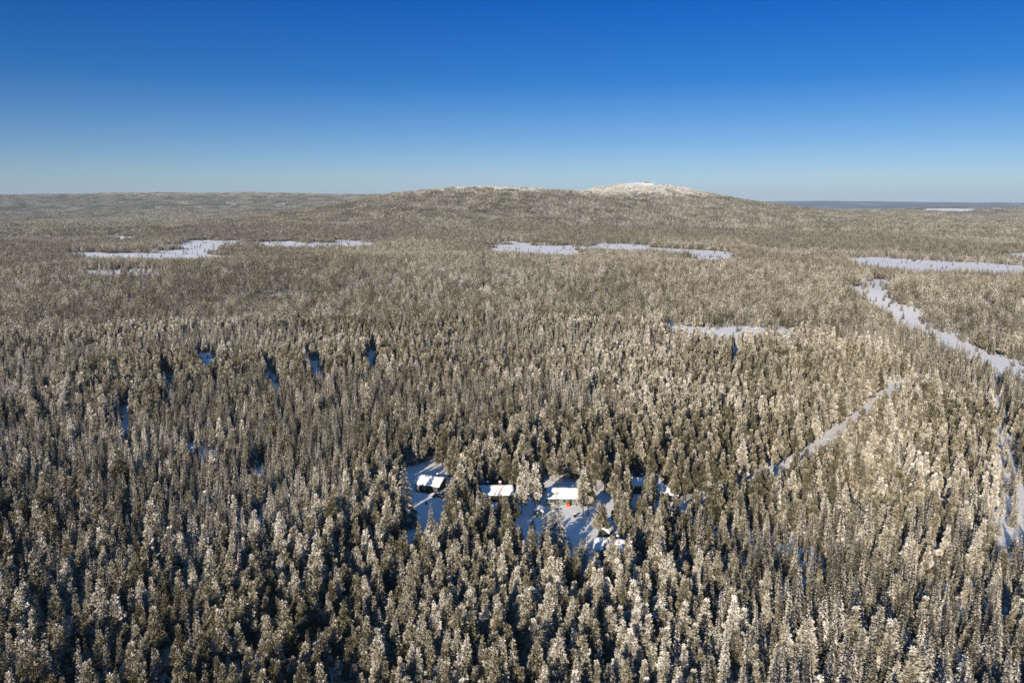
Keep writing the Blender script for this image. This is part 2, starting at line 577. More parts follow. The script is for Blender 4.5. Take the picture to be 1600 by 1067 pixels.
def spruce_crown(H, Rm, n, size, r, snowy=0.0, low=0.05):
    """whorls of drooping boughs, each bough a feather of sprays"""
    gap = max(0.42, size * 0.45)
    B = []
    z = low * H
    while z < H * 0.985:
        t = z / H
        prof = Rm * min((1 - t) ** 1.08 * 1.12, 0.8 + t * 1.6) + 0.05
        k = 7 if prof > 0.8 else 5
        a0 = r.uniform(0, 6.28)
        for i in range(k):
            B.append((z + r.normal(0, 0.12), a0 + 2 * math.pi * i / k + r.normal(0, 0.15), prof * r.uniform(0.62, 1.12), r.normal(0, 0.11)))
        z += gap * r.uniform(0.8, 1.2)
    B = np.array(B)
    w = B[:, 2] / B[:, 2].sum()
    j = r.choice(len(B), n, p=w)
    bz, az, bl, bf = B[j].T
    t = np.clip(bz / H, 0, 1)
    s = 0.15 + 0.85 * np.sqrt(r.random(n))
    rd = np.stack([np.cos(az), np.sin(az), np.zeros(n)], 1)
    base = rd * (bl * s)[:, None]
    droop = 0.42 - 0.75 * sstep(0.8, 1.0, t)
    base[:, 2] = bz - droop * bl * s * s
    az2 = az + r.choice([-1, 0, 1], n, p=[0.36, 0.28, 0.36]) * 0.75 + r.normal(0, 0.15, n)
    d = np.stack([np.cos(az2), np.sin(az2), -1.5 * droop * s + r.normal(0, 0.22, n)], 1)
    top = r.random(n) < 0.02
    ln = size * r.uniform(0.6, 1.2, n) * (0.5 + 0.5 * (1 - t)) * (1.15 - 0.45 * s)
    return tuft_arrays(base, d, ln, ln * (r.uniform(0.22, 0.34, n) if n > 300 else r.uniform(0.28, 0.42, n)), frost_mix(n, r, snowy, s, bf), r)


def pine_crown(H, Rm, n, size, r, snowy=0.0):
    c0 = r.uniform(0.20, 0.36)
    nc = 34 if n > 300 else 11
    ct = c0 + (1 - c0) * (np.arange(nc) + 0.5) / nc
    u = (ct - c0) / (1 - c0)
    prof = Rm * np.minimum((1 - u) ** 0.82 * 1.08 + 0.04, 0.6 + u * 2.0) * r.uniform(0.6, 1.15, nc)
    ca = np.arange(nc) * 2.4 + r.normal(0, 0.4, nc)
    cr = prof * r.uniform(0.4, 0.85, nc)
    cc = np.stack([np.cos(ca) * cr, np.sin(ca) * cr, ct * H], 1)
    cs = np.clip(prof * 0.45, 0.2, 1.0)
    w = cs ** 2 / np.sum(cs ** 2)
    j = r.choice(nc, n, p=w)
    own = r.normal(0, 0.09, nc)[j]
    dv = r.normal(size=(n, 3))
    dv /= np.linalg.norm(dv, axis=1)[:, None]
    rad = cs[j] * r.uniform(0.3, 1.0, n) ** 0.6
    base = cc[j] + dv * rad[:, None] * np.array([1, 1, 0.66])
    base[:, 2] = np.minimum(base[:, 2], H * 0.99)
    axis = base * np.array([1, 1, 0])
    axis /= np.linalg.norm(axis, axis=1)[:, None] + 0.2
    d = dv * 0.7 + axis * 0.55 + r.normal(0, 0.3, (n, 3))
    d[:, 2] += 0.08
    ln = size * r.uniform(0.6, 1.15, n)
    up = 0.5 + 0.5 * dv[:, 2]
    return tuft_arrays(base, d, ln, ln * r.uniform(0.3, 0.46, n), frost_mix(n, r, snowy, 0.3 + 0.6 * up, own), r)


def trunk_arrays(H, r0, sides=6, limbs=0, r=None, Rm=2.0):
    V, F = [], []
    lv = [0, 0.3, 0.65, 0.97]
    for t in lv:
        rad = r0 * (1 - t * 0.88)
        for i in range(sides):
            a = 2 * math.pi * i / sides
            V.append((math.cos(a) * rad, math.sin(a) * rad, t * H - (0.4 if t == 0 else 0)))
    for q in range(len(lv) - 1):
        for i in range(sides):
            a, b = q * sides + i, q * sides + (i + 1) % sides
            F += [(a, b, b + sides), (a, b + sides, a + sides)]
    for i in range(limbs):
        t = 0.34 + 0.6 * i / limbs
        a = i * 2.4
        ln = Rm * 0.75 * (1.1 - t * 0.6)
        k0 = len(V)
        for rad, s in ((0.06, 0.0), (0.02, 1.0)):
            for q in range(3):
                w = q * 2.1
                V.append((math.cos(a) * ln * s - math.sin(a) * math.cos(w) * rad, math.sin(a) * ln * s + math.cos(a) * math.cos(w) * rad,
                          t * H + ln * 0.25 * s + math.sin(w) * rad))
        for q in range(3):
            b = (q + 1) % 3
            F += [(k0 + q, k0 + b, k0 + 3 + b), (k0 + q, k0 + 3 + b, k0 + 3 + q)]
    return np.array(V), np.array(F)


def make_tree(kind, H, Rm, n, size, r, snowy=0.0, trunk=True):
    """-> crown arrays and trunk arrays"""
    c = spruce_crown(H, Rm, n, size, r, snowy) if kind == 's' else pine_crown(H, Rm, n, size, r, snowy)
    t = trunk_arrays(H, 0.011 * H, 6, 0 if kind == 's' else 12, r, Rm) if trunk else None
    return c, t


def joined(name, items, mats):
    """items: (V, F, frost, material slot)"""
    V, F, Q, Mi, o = [], [], [], [], 0
    for v, f, q, mi in items:
        V.append(v)
        F.append(f + o)
        Q.append(q)
        Mi.append(np.full(len(f), mi))
        o += len(v)
    return mesh_np(name, np.concatenate(V), np.concatenate(F), mats, np.concatenate(Mi), np.concatenate(Q))


LIB = bpy.data.collections.new('tree_patterns')       # shapes for the mass of the forest, never linked to the scene itself
LIB_N = [0]


def to_lib(me):
    o = bpy.data.objects.new('conifer_pattern_%03d' % LIB_N[0], me)
    LIB.objects.link(o)
    LIB_N[0] += 1
    return LIB_N[0] - 1


MATS = [M_SPRUCE, M_PINE, M_BARK]
NV = 7
near_s, near_p = [], []      # (crown mesh, trunk mesh, built height, library number)
for i in range(NV):
    for kind, store in (('s', near_s), ('p', near_p)):
        H = 12.0
        Rm = rng.uniform(1.5, 2.1) if kind == 's' else rng.uniform(1.65, 2.2)
        c, t = make_tree(kind, H, Rm, 3700 if kind == 's' else 3900, 0.66 if kind == 's' else 0.54, rng, -0.055 + 0.135 * i / (NV - 1))
        slot = 0 if kind == 's' else 1
        crown = joined('crown', [(*c, 0)], [MATS[slot]])
        trunk = mesh_np('trunk', t[0], t[1], [M_BARK], smooth=True)
        lib = to_lib(joined('conifer', [(*c, slot), (t[0], t[1], np.zeros(len(t[0])), 2)], MATS))
        store.append((crown, trunk, H, lib))
NEAR_S = [q[3] for q in near_s]
NEAR_P = [q[3] for q in near_p]


def cluster(n_trees, radius, n_tuft, size, pine_share, snowy, r, hmin=10.0, hmax=17.0, widen=1.0, trunks=True, square=False):
    items, pts = [], []
    tries = 0
    while len(pts) < n_trees and tries < 4000:
        tries += 1
        p = r.uniform(-radius, radius, 2)
        if (square or np.hypot(*p) < radius) and all(np.hypot(*(p - q)) > radius * 1.05 / math.sqrt(n_trees) for q in pts):
            pts.append(p)
    for p in pts:
        H = r.uniform(hmin, hmax)
        kind = 'p' if r.random() < pine_share else 's'
        Rm = (r.uniform(1.4, 2.0) if kind == 's' else r.uniform(1.6, 2.15)) * widen
        c, t = make_tree(kind, H, Rm, n_tuft, size, r, snowy + r.normal(0, 0.06), trunks)
        off = np.array([p[0], p[1], 0])
        items.append((c[0] + off, c[1], c[2], 0 if kind == 's' else 1))
        if t is not None:
            tv, tf = t
            items.append((tv[:24] + off, tf[:36], np.zeros(24), 2))
    return to_lib(joined('conifers', items, MATS))


MID_S = [cluster(6, 4.6, 230, 0.95, 0.2, f, rng, 7, 14) for f in (-0.09, -0.06, -0.03, 0.0, 0.02, 0.05, 0.09)]
MID_P = [cluster(6, 4.6, 210, 0.92, 0.8, f, rng, 7, 14) for f in (-0.11, -0.08, -0.05, -0.02, 0.0, 0.03, 0.06)]
FAR_N = [cluster(27, 20.0, 60, 2.2, 0.3, -0.08, rng, 9, 18, 1.5, False, True) for _ in range(5)]
FAR_D = [cluster(32, 20.0, 56, 2.2, 0.7, -0.13, rng, 8, 16, 1.5, False, True) for _ in range(3)]
FAR_W = [cluster(25, 20.0, 56, 2.1, 0.3, 0.2, rng, 6, 15, 1.45, False, True) for _ in range(4)]
FAR_X = [cluster(20, 20.0, 30, 2.0, 0.3, 0.42, rng, 2.5, 6, 1.1, False, True) for _ in range(3)]
VAST_N = [cluster(200, 46.0, 13, 4.0, 0.5, -0.14, rng, 8, 13, 1.6, False, True) for _ in range(3)]
VAST_W = [cluster(190, 46.0, 12, 4.0, 0.3, -0.04, rng, 7, 12, 1.6, False, True) for _ in range(3)]

# ------------------------------------------------------------------ where things stand
BUILDINGS = {}      # filled below: name -> (x, y, clear radius)


def road_gap(x, y):
    """the cleared strip: wider on the side of the ditch"""
    p = ROAD_PTS
    d = line_dist(p, x, y)
    near = (d < 15.5)
    idx = np.nonzero(near)[0]
    out = np.zeros(x.shape, bool)
    if len(idx):
        dd = (x[idx, None] - p[None, :, 0]) ** 2 + (y[idx, None] - p[None, :, 1]) ** 2
        q = np.clip(np.argmin(dd, 1), 1, len(p) - 2)
        t = p[q + 1] - p[q - 1]
        side = t[:, 1] * (x[idx] - p[q, 0]) - t[:, 0] * (y[idx] - p[q, 1])     # positive on the right
        out[idx] = (d[idx] < 5.2) | ((side > 0) & (x[idx] > 92) & (d[idx] < 4.8 + 4.4 * vnoise(x[idx] / 9, y[idx] / 9, 8)))
    return out


def blocked(x, y, margin=0.0):
    b = np.zeros(x.shape, bool)
    near_ = np.clip(np.hypot(x, y) / 1800.0, 0.1, 1.0) ** 2
    qx = x + (fbm(x / 45.0, y / 45.0, 61, 2) - 0.5) * 110 * near_
    qy = y + (fbm(x / 45.0, y / 45.0, 67, 2) - 0.5) * 150 * near_
    for p in ALL_LAKES + CLEARINGS:
        b |= inside(p, qx, qy)
    b |= road_gap(x, y)
    for bx, by, br in BUILDINGS.values():
        b |= np.hypot(x - bx, y - by) < br
    return b


def scatter(y0, y1, step, jit=0.42, slope=0.72, pad=55.0):
    """a jittered grid over the wedge of land before the camera, between two distances"""
    w = slope * y1 + pad
    ix = np.arange(-w, w, step)
    iy = np.arange(0.0, y1, step)
    X, Y = np.meshgrid(ix, iy)
    X = X + (np.arange(len(iy)) % 2)[:, None] * step * 0.5
    X, Y = X.ravel(), Y.ravel()
    X = X + rng.uniform(-jit, jit, X.size) * step
    Y = Y + rng.uniform(-jit, jit, Y.size) * step
    r = np.hypot(X, Y)
    k = (np.abs(X) < slope * Y + pad) & (r >= y0) & (r < y1) & (Y > 20)
    return X[k], Y[k]


# cabins: pixel of the middle of the front wall's foot, turn, length, depth
CABINS = [
    ('cabin', (667, 768), R(-20), 8.6, 7.0, 'dark', 'dark timber cabin with patchy snow on its roof beside a parked car'),
    ('cabin', (878, 789), R(0), 10.0, 7.4, 'grey', 'cabin with bright half sunlit snow roof and two black chimneys in the central yard'),
    ('cabin', (774, 784), R(4), 11.0, 7.0, 'brick', 'shaded snow roofed cabin with two red brick chimneys between the trees'),
    ('cabin', (998, 769), R(8), 7.0, 6.0, 'dark', 'small cabin with smooth blue shaded snow roof right of the central yard'),
    ('cabin', (1041, 782), R(-24), 7.0, 6.0, 'dark', 'rightmost cabin, a snowy roof corner peeking out between trees'),
    ('cabin', (951, 872), R(-12), 7.5, 6.4, 'dark', 'low cabin with lumpy snow roof at the front edge of the central yard'),
]
for i, c in enumerate(CABINS):
    x, y, z = at(*c[1])
    BUILDINGS['c%d' % i] = (x + math.sin(-c[2]) * 0 , y + c[4] * 0.5, 6.2)
hx, hy, hz = at(849, 805)
BUILDINGS['hut'] = (hx, hy, 3.0)

# trees that stand singly in and round the yards: kind, x, top y, foot y, label
SOLO = [
    ('s', 868, 764.5, 858, 'tall bushy sunlit spruce standing before the cabin with two black chimneys'),
    ('s', 852, 800, 872, 'bushy sunlit spruce at the left foot of the tall spruce in the central yard'),
    ('s', 633, 708, 822, 'tall sunlit spruce at the left gable of the dark cabin'),
    ('s', 607, 772, 866, 'slim dark spruce with drooping boughs left of the dark cabin yard'),
    ('s', 674, 784, 848, 'bushy spruce standing in front of the parked car'),
    ('s', 655, 806, 850, 'small spruce at the left side of the bushy one before the parked car'),
    ('s', 814, 814, 858, 'small pointed sunlit spruce on the left of the central yard'),
    ('s', 832, 805, 826, 'tiny snow covered sapling alone on the shaded yard below the hut'),
    ('p', 935, 782, 840, 'shaded pine with bare trunk, left one of the pair on the right of the yard'),
    ('p', 943, 786, 837, 'shaded pine with bare trunk, right one of the pair on the right of the yard'),
    ('p', 919, 722, 805, 'tall pine at the right gable of the cabin with two black chimneys'),
    ('p', 911, 730, 808, 'frosty pine covering the right end of the half sunlit roof'),
    ('p', 836, 718, 800, 'tall bare stemmed pine behind the small hut'),
    ('p', 815, 704, 804, 'tall broad pine on the upper left of the central yard'),
    ('p', 843, 722, 790, 'slender pine at the left end of the half sunlit roof'),
    ('s', 917, 835, 912, 'pointed sunlit spruce before the shaded snow of the central yard'),
    ('s', 886, 850, 915, 'sunlit spruce just below the tall bushy spruce of the yard'),
    ('s', 768, 790, 850, 'sunlit spruce in front of the cabin with red brick chimneys'),
    ('p', 790, 776, 838, 'sunlit pine hiding the right end of the roof with brick chimneys'),
    ('s', 1012, 738, 810, 'snowy spruce between the two rightmost cabin roofs'),
    ('s', 944, 846, 884, 'bushy sunlit spruce hiding the left end of the low cabin roof'),
    ('s', 966, 838, 892, 'tall sunlit spruce hiding the right end of the low cabin roof'),
    ('s', 754, 764, 832, 'frosty spruce hiding the left end of the roof with brick chimneys'),
    ('s', 700, 748, 826, 'broad frosty spruce at the right of the parked car'),
    ('s', 208, 640, 704, 'pale yellowish frosted spruce beside the open track in the left forest'),
]


def project(x, y, z):
    c, s = math.cos(PITCH), math.sin(PITCH)
    dep = y * c - (z - CAM_H) * s
    up = y * s + (z - CAM_H) * c
    return CX + FPX * x / dep, CY - FPX * up / dep, dep


def ground_normal(x, y):
    e = 15.0
    nx = -(height(x + e, y) - height(x - e, y)) / (2 * e)
    ny = -(height(x, y + e) - height(x, y - e)) / (2 * e)
    n = np.stack([nx, ny, np.ones_like(nx)], 1)
    return n / np.linalg.norm(n, axis=1)[:, None]


# ---- single trees near the camera
X, Y = scatter(75, 640, 3.2)
keep = ~blocked(X, Y)
gap = fbm(X / 16.0, Y / 16.0, 77, 2)
keep &= rng.random(X.size) < np.where(gap < 0.30, 0.55, 0.98)
X, Y = X[keep], Y[keep]
solo_pts = []
for k_, sx, ty, fy, lab in SOLO:
    bx, by, bz = at(sx, fy)
    solo_pts.append((bx, by, bz))
for bx, by, bz in solo_pts:
    k_ = np.hypot(X - bx, Y - by) > 2.6
    X, Y = X[k_], Y[k_]
Z = height(X, Y)
stand = fbm(X / 70.0, Y / 70.0, 55, 3)
H = 8.6 + 4.0 * np.clip((stand - 0.2) / 0.6, 0, 1) + rng.normal(0.8, 2.0, X.size)
H = np.clip(H, 4.5, 16.5)
for bx, by, br in list(BUILDINGS.values())[1:2]:
    du, dv_ = (X - bx) * L.x + (Y - by) * L.y, -(X - bx) * L.y + (Y - by) * L.x     # along the light, across it
    low_ = (du < -8) & (du > -60) & (np.abs(dv_) < 3.6)
    H = np.where(low_, np.minimum(H, 3.5 + np.abs(du) * 0.2), H)
young = rng.random(X.size) < 0.09
H = np.where(young, rng.uniform(2.5, 6.5, X.size), H)
IS_P = rng.random(X.size) < sstep(0.38, 0.68, fbm(X / 90.0 + 30, Y / 90.0, 91, 2)) * 0.75 + 0.12
IS_P &= ~young
SPIN = rng.uniform(0, 2 * math.pi, X.size)
VAR = np.clip(np.round((fbm(X / 75.0 + 3, Y / 75.0, 101, 3) - 0.28) / 0.44 * (NV - 1) + rng.normal(0, 1.3, X.size)), 0, NV - 1).astype(int)
GIRTH = rng.uniform(0.82, 1.22, X.size) * np.clip(12.0 / H, 0.85, 1.6) ** 0.4

px, py_t, dep = project(X, Y, Z + H)
_, py_b, _ = project(X, Y, Z)
on = (px > -8) & (px < 1608) & (py_t < 1050)
order = np.argsort(np.where(on, dep, 1e9))
single = np.zeros(X.size, bool)
n_solo = {'s': sum(1 for s in SOLO if s[0] == 's'), 'p': sum(1 for s in SOLO if s[0] == 'p')}
for kind, flag in (('s', ~IS_P), ('p', IS_P)):
    pick = [i for i in order if flag[i] and on[i] and H[i] > 6][:300 - n_solo[kind]]
    single[pick] = True


def plant(kind, loc, h, girth, spin, var, label, group=None):
    crown, trunk, h0, _ = (near_s if kind == 's' else near_p)[var]
    root = bpy.data.objects.new('spruce_tree' if kind == 's' else 'pine_tree', None)
    root.location = loc
    root.rotation_euler = (0, 0, spin)
    s = h / h0
    root.scale = (s * girth, s * girth, s)
    link(root)
    link(bpy.data.objects.new('crown', crown), root)
    link(bpy.data.objects.new('trunk', trunk), root)
    tag(root, label, 'spruce' if kind == 's' else 'pine', group)
    return root


for (kind, sx, ty, fy, lab), (bx, by, bz) in zip(SOLO, solo_pts):
    d_ = project(np.array([bx]), np.array([by]), np.array([bz]))[2][0]
    lo, hi = 1.0, 30.0
    for _ in range(30):
        m_ = (lo + hi) / 2
        if project(bx, by, bz + m_)[1] > ty:
            lo = m_
        else:
            hi = m_
    plant(kind, (bx, by, bz), min(m_, 21.0 if ty in (764.5, 708, 764) else 16.5), (1.5 if ty in (764.5, 800, 708) else 1.25) if kind == 's' else 0.95, random.uniform(0, 6.28), random.randrange(1, 5), lab)

COLS = ['against the left edge', 'below the pale yellowish spruce', 'left of the dark cabin', 'below the dark cabin', 'below the central yard',
        'below the rightmost cabins', 'below the lower end of the road', 'against the right edge']
ROWS = ['in the third row up', 'in the second row up', 'in the bottom row']
for i in np.nonzero(single)[0]:
    kind = 'p' if IS_P[i] else 's'
    ci = min(7, max(0, int(px[i] / 200)))
    ri = 2 if py_t[i] > 955 else (1 if py_t[i] > 890 else 0)
    size_ = 'tall' if H[i] > 13.0 else ('short' if H[i] < 10.5 else 'mid-height')
    girth_ = 'broad' if GIRTH[i] > 1.08 else ('slender' if GIRTH[i] < 0.95 else 'full')
    what = '%s %s frosty %s' % (size_, girth_, 'pine' if kind == 'p' else 'spruce')
    lab = '%s %s, %s' % (what, ROWS[ri], COLS[ci])
    plant(kind, (X[i], Y[i], Z[i]), H[i], GIRTH[i], SPIN[i], VAR[i], lab, 'pines in the nearest rows' if kind == 'p' else 'spruces in the nearest rows')


# ---- the mass of the forest
def forest(name, label, P, ROT, SCL, IDX):
    me = bpy.data.meshes.new(name)
    me.vertices.add(len(P))
    me.vertices.foreach_set('co', np.asarray(P, np.float32).ravel())
    for an, ty, arr in (('rot', 'FLOAT_VECTOR', ROT), ('scl', 'FLOAT_VECTOR', SCL)):
        a = me.attributes.new(an, ty, 'POINT')
        a.data.foreach_set('vector', np.asarray(arr, np.float32).ravel())
    a = me.attributes.new('idx', 'INT', 'POINT')
    a.data.foreach_set('value', np.asarray(IDX, np.int32))
    me.update()
    o = link(bpy.data.objects.new(name, me))
    ng = bpy.data.node_groups.new(name, 'GeometryNodeTree')
    ng.interface.new_socket('Geometry', in_out='INPUT', socket_type='NodeSocketGeometry')
    ng.interface.new_socket('Geometry', in_out='OUTPUT', socket_type='NodeSocketGeometry')
    N, K = ng.nodes, ng.links
    gi, go = N.new('NodeGroupInput'), N.new('NodeGroupOutput')
    ins = N.new('GeometryNodeInstanceOnPoints')
    ci = N.new('GeometryNodeCollectionInfo')
    ci.inputs['Collection'].default_value = LIB
    ci.inputs['Separate Children'].default_value = True
    ci.inputs['Reset Children'].default_value = True
    ins.inputs['Pick Instance'].default_value = True

    def attr(nm, ty):
        n = N.new('GeometryNodeInputNamedAttribute')
        n.data_type = ty
        n.inputs['Name'].default_value = nm
        return n.outputs['Attribute']
    K.new(gi.outputs[0], ins.inputs['Points'])
    K.new(ci.outputs[0], ins.inputs['Instance'])
    K.new(attr('idx', 'INT'), ins.inputs['Instance Index'])
    K.new(attr('rot', 'FLOAT_VECTOR'), ins.inputs['Rotation'])
    K.new(attr('scl', 'FLOAT_VECTOR'), ins.inputs['Scale'])
    K.new(ins.outputs[0], go.inputs[0])
    md = o.modifiers.new('forest', 'NODES')
    md.node_group = ng
    return tag(o, label, 'forest', kind='stuff')


def tilt_rot(n, spin):
    c, s = np.cos(-spin), np.sin(-spin)
    vx, vy, vz = c * n[:, 0] - s * n[:, 1], s * n[:, 0] + c * n[:, 1], n[:, 2]
    return np.stack([-np.arcsin(vy), np.arctan2(vx, vz), spin], 1)


rest = ~single
ns, np_ = np.array(NEAR_S), np.array(NEAR_P)
P1 = np.stack([X, Y, Z], 1)[rest]
I1 = np.where(IS_P, np_[VAR], ns[VAR])[rest]
S1 = np.stack([H / 12 * GIRTH, H / 12 * GIRTH, H / 12], 1)[rest]
R1 = np.stack([np.zeros(rest.sum()), rng.normal(0, 0.035, rest.sum()), SPIN[rest]], 1)

# clumps of trees out to the lakes and the foot of the fell
X2, Y2 = scatter(640, 2650, 8.0, pad=40)
k_ = ~blocked(X2, Y2)
# keep clumps off the edges of openings by testing a ring round each
for a in np.arange(0, 2 * math.pi, math.pi / 3):
    k_ &= ~blocked(X2 + 3.5 * math.cos(a), Y2 + 3.5 * math.sin(a))
k_ &= rng.random(X2.size) < np.where(fbm(X2 / 30.0, Y2 / 30.0, 78, 2) < 0.33, 0.6, 1.0)
X2, Y2 = X2[k_], Y2[k_]
Z2 = height(X2, Y2)
n2 = X2.size
p2 = rng.random(n2) < sstep(0.36, 0.62, fbm(X2 / 240.0 + 30, Y2 / 240.0, 91, 3)) * 0.9 + 0.05
v2 = np.clip(np.round((fbm(X2 / 190.0 + 3, Y2 / 260.0, 102, 3) - 0.28) / 0.44 * 6 + rng.normal(0, 0.9, n2) - 2.4 * sstep(900, 1700, np.hypot(X2, Y2))), 0, 6).astype(int)
I2 = np.where(p2, np.array(MID_P)[v2], np.array(MID_S)[v2])
h2 = 0.72 + 0.5 * fbm(X2 / 120.0, Y2 / 160.0, 56, 3) + rng.normal(0, 0.06, n2)
S2 = np.stack([rng.uniform(0.9, 1.1, n2), rng.uniform(0.9, 1.1, n2), h2], 1)
R2 = tilt_rot(np.tile([0, 0, 1.0], (n2, 1)), rng.uniform(0, 6.283, n2))
P2 = np.stack([X2, Y2, Z2], 1)
# a few young trees on the marshy edges of the lakes and in the open valley
X5, Y5 = scatter(170, 2500, 6.0, pad=0)
d5 = np.full(X5.size, 99.0)
for p in ALL_LAKES + CLEARINGS[2:]:
    d5 = np.minimum(d5, np.abs(poly_dist(p, X5, Y5, 40.0)))
ins5 = np.zeros(X5.size, bool)
for p in ALL_LAKES + CLEARINGS[2:]:
    ins5 |= inside(p, X5, Y5)
thin5 = inside(CLEARINGS[STRIPS[0]], X5, Y5) | inside(CLEARINGS[STRIPS[1]], X5, Y5)
k_ = ins5 & (line_dist(ROAD_PTS, X5, Y5) > 8) & (rng.random(X5.size) < 0.5 * np.exp(-d5 / 6.0) + 0.05 + 0.4 * thin5 + 0.07 * inside(CLEARINGS[3], X5, Y5))
X5, Y5 = X5[k_], Y5[k_]
n5 = X5.size
logged5 = inside(CLEARINGS[3], X5, Y5)
h5 = rng.uniform(0.2, 0.75, n5) + 0.55 * logged5 + 0.3 * thin5[k_] * rng.random(n5)
I5 = np.array(NEAR_S)[rng.integers(0, NV, n5)]
S5 = np.stack([h5 * np.where(logged5, 0.9, 1.4), h5 * np.where(logged5, 0.9, 1.4), h5], 1)
R5 = np.stack([np.zeros(n5), np.zeros(n5), rng.uniform(0, 6.28, n5)], 1)
P5 = np.stack([X5, Y5, height(X5, Y5)], 1)
cat = np.concatenate
forest('forest', 'dense frosty conifer forest filling the plain behind the nearest trees', cat([P1, P2, P5]), cat([R1, R2, R5]), cat([S1, S2, S5]), cat([I1, I2, I5]))

# woods on the fell and beyond
X3, Y3 = scatter(2650, 6000, 30.5, jit=0.3, pad=40)
Z3 = height(X3, Y3)
k_ = ~blocked(X3, Y3)
snowfield = (np.hypot((X3 - 3270) / 190.0, (Y3 - 6000) / 260.0) < 1) & (fbm(X3 / 90.0, Y3 / 90.0, 13, 2) > 0.35)
bare = ((Z3 > 186) & (fbm(X3 / 60.0, Y3 / 60.0, 14, 2) > 0.42)) | (np.hypot(X3 - 900, Y3 - 4750) < 60)
k_ &= ~bare & ~snowfield
X3, Y3, Z3 = X3[k_], Y3[k_], Z3[k_]
n3 = X3.size
alt = Z3 + rng.normal(0, 14, n3)
dark = fbm(X3 / 420.0, Y3 / 420.0, 92, 3) + rng.normal(0, 0.03, n3)
I3 = np.where(alt > 178, np.array(FAR_X)[rng.integers(0, 3, n3)],
     np.where(alt > np.where(X3 > 300, 122, 138), np.array(FAR_W)[rng.integers(0, 4, n3)],
     np.where(dark > 0.50, np.array(FAR_D)[rng.integers(0, 3, n3)], np.array(FAR_N)[rng.integers(0, 5, n3)])))
S3 = np.stack([np.ones(n3), np.ones(n3), rng.uniform(0.85, 1.15, n3)], 1)
R3 = tilt_rot(ground_normal(X3, Y3), rng.integers(0, 4, n3) * math.pi / 2 + rng.normal(0, 0.15, n3))
X4, Y4 = scatter(6000, 10900, 72.0, jit=0.3, pad=40)
Z4 = height(X4, Y4)
k_ = rng.random(X4.size) < np.where(fbm(X4 / 380.0, Y4 / 900.0, 15, 3) > 0.75, 0.8, 0.99)
k_ &= ~((np.hypot((X4 - 3270) / 210.0, (Y4 - 6050) / 250.0) < 1))
k_ &= ~((np.hypot((X4 - 4700) / 420.0, (Y4 - 6500) / 260.0) < 1) & (fbm(X4 / 90.0, Y4 / 90.0, 16, 2) > 0.45))
X4, Y4, Z4 = X4[k_], Y4[k_], Z4[k_]
n4 = X4.size
I4 = np.where(Z4 + rng.normal(0, 14, n4) > 150, np.array(VAST_W)[rng.integers(0, 3, n4)], np.array(VAST_N)[rng.integers(0, 3, n4)])
S4 = np.stack([np.ones(n4), np.ones(n4), rng.uniform(0.85, 1.15, n4)], 1)
R4 = tilt_rot(ground_normal(X4, Y4), rng.integers(0, 4, n4) * math.pi / 2 + rng.normal(0, 0.15, n4))
forest('forest', 'far woods whitening up the double fell and the long ridges behind', cat([np.stack([X3, Y3, Z3 - 0.5], 1), np.stack([X4, Y4, Z4 - 1], 1)]),
       cat([R3, R4]), cat([S3, S4]), cat([I3, I4]))
print('TREES near', X.size, 'single', single.sum(), 'mid', n2, 'young', n5, 'far', n3, 'vast', n4)

# ------------------------------------------------------------------ buildings
def box(bm, x0, x1, y0, y1, z0, z1):
    v = [bm.verts.new(c) for c in ((x0, y0, z0), (x1, y0, z0), (x1, y1, z0), (x0, y1, z0), (x0, y0, z1), (x1, y0, z1), (x1, y1, z1), (x0, y1, z1))]
    for f in ((0, 3, 2, 1), (4, 5, 6, 7), (0, 1, 5, 4), (1, 2, 6, 5), (2, 3, 7, 6), (3, 0, 4, 7)):
        bm.faces.new([v[i] for i in f])
    return v


def part(name, bm, m, parent=None, smooth=False):
    bmesh.ops.recalc_face_normals(bm, faces=bm.faces[:])
    me = bpy.data.meshes.new(name)
    bm.to_mesh(me)
    bm.free()
    me.materials.append(m)
    if smooth:
        me.polygons.foreach_set('use_smooth', np.full(len(me.polygons), True))
    return link(bpy.data.objects.new(name, me), parent)


def box_part(name, dims, m, parent, bevel=0.0):
    bm = bmesh.new()
    box(bm, *dims)
    if bevel:
        bmesh.ops.bevel(bm, geom=bm.edges[:], offset=bevel, segments=2, affect='EDGES')
    return part(name, bm, m, parent)


def gable_wall(Lx, Wy, eave, ridge):
    """walls with gables at the two ends of the length; front at y=0"""
    bm = bmesh.new()
    a = Lx / 2
    p = [(-a, 0, -0.6), (a, 0, -0.6), (a, Wy, -0.6), (-a, Wy, -0.6), (-a, 0, eave), (a, 0, eave), (a, Wy, eave), (-a, Wy, eave), (-a, Wy / 2, ridge), (a, Wy / 2, ridge)]
    v = [bm.verts.new(c) for c in p]
    for f in ((0, 1, 5, 4), (2, 3, 7, 6), (1, 2, 6, 9, 5), (3, 0, 4, 8, 7), (0, 3, 2, 1)):
        bm.faces.new([v[i] for i in f])
    return bm


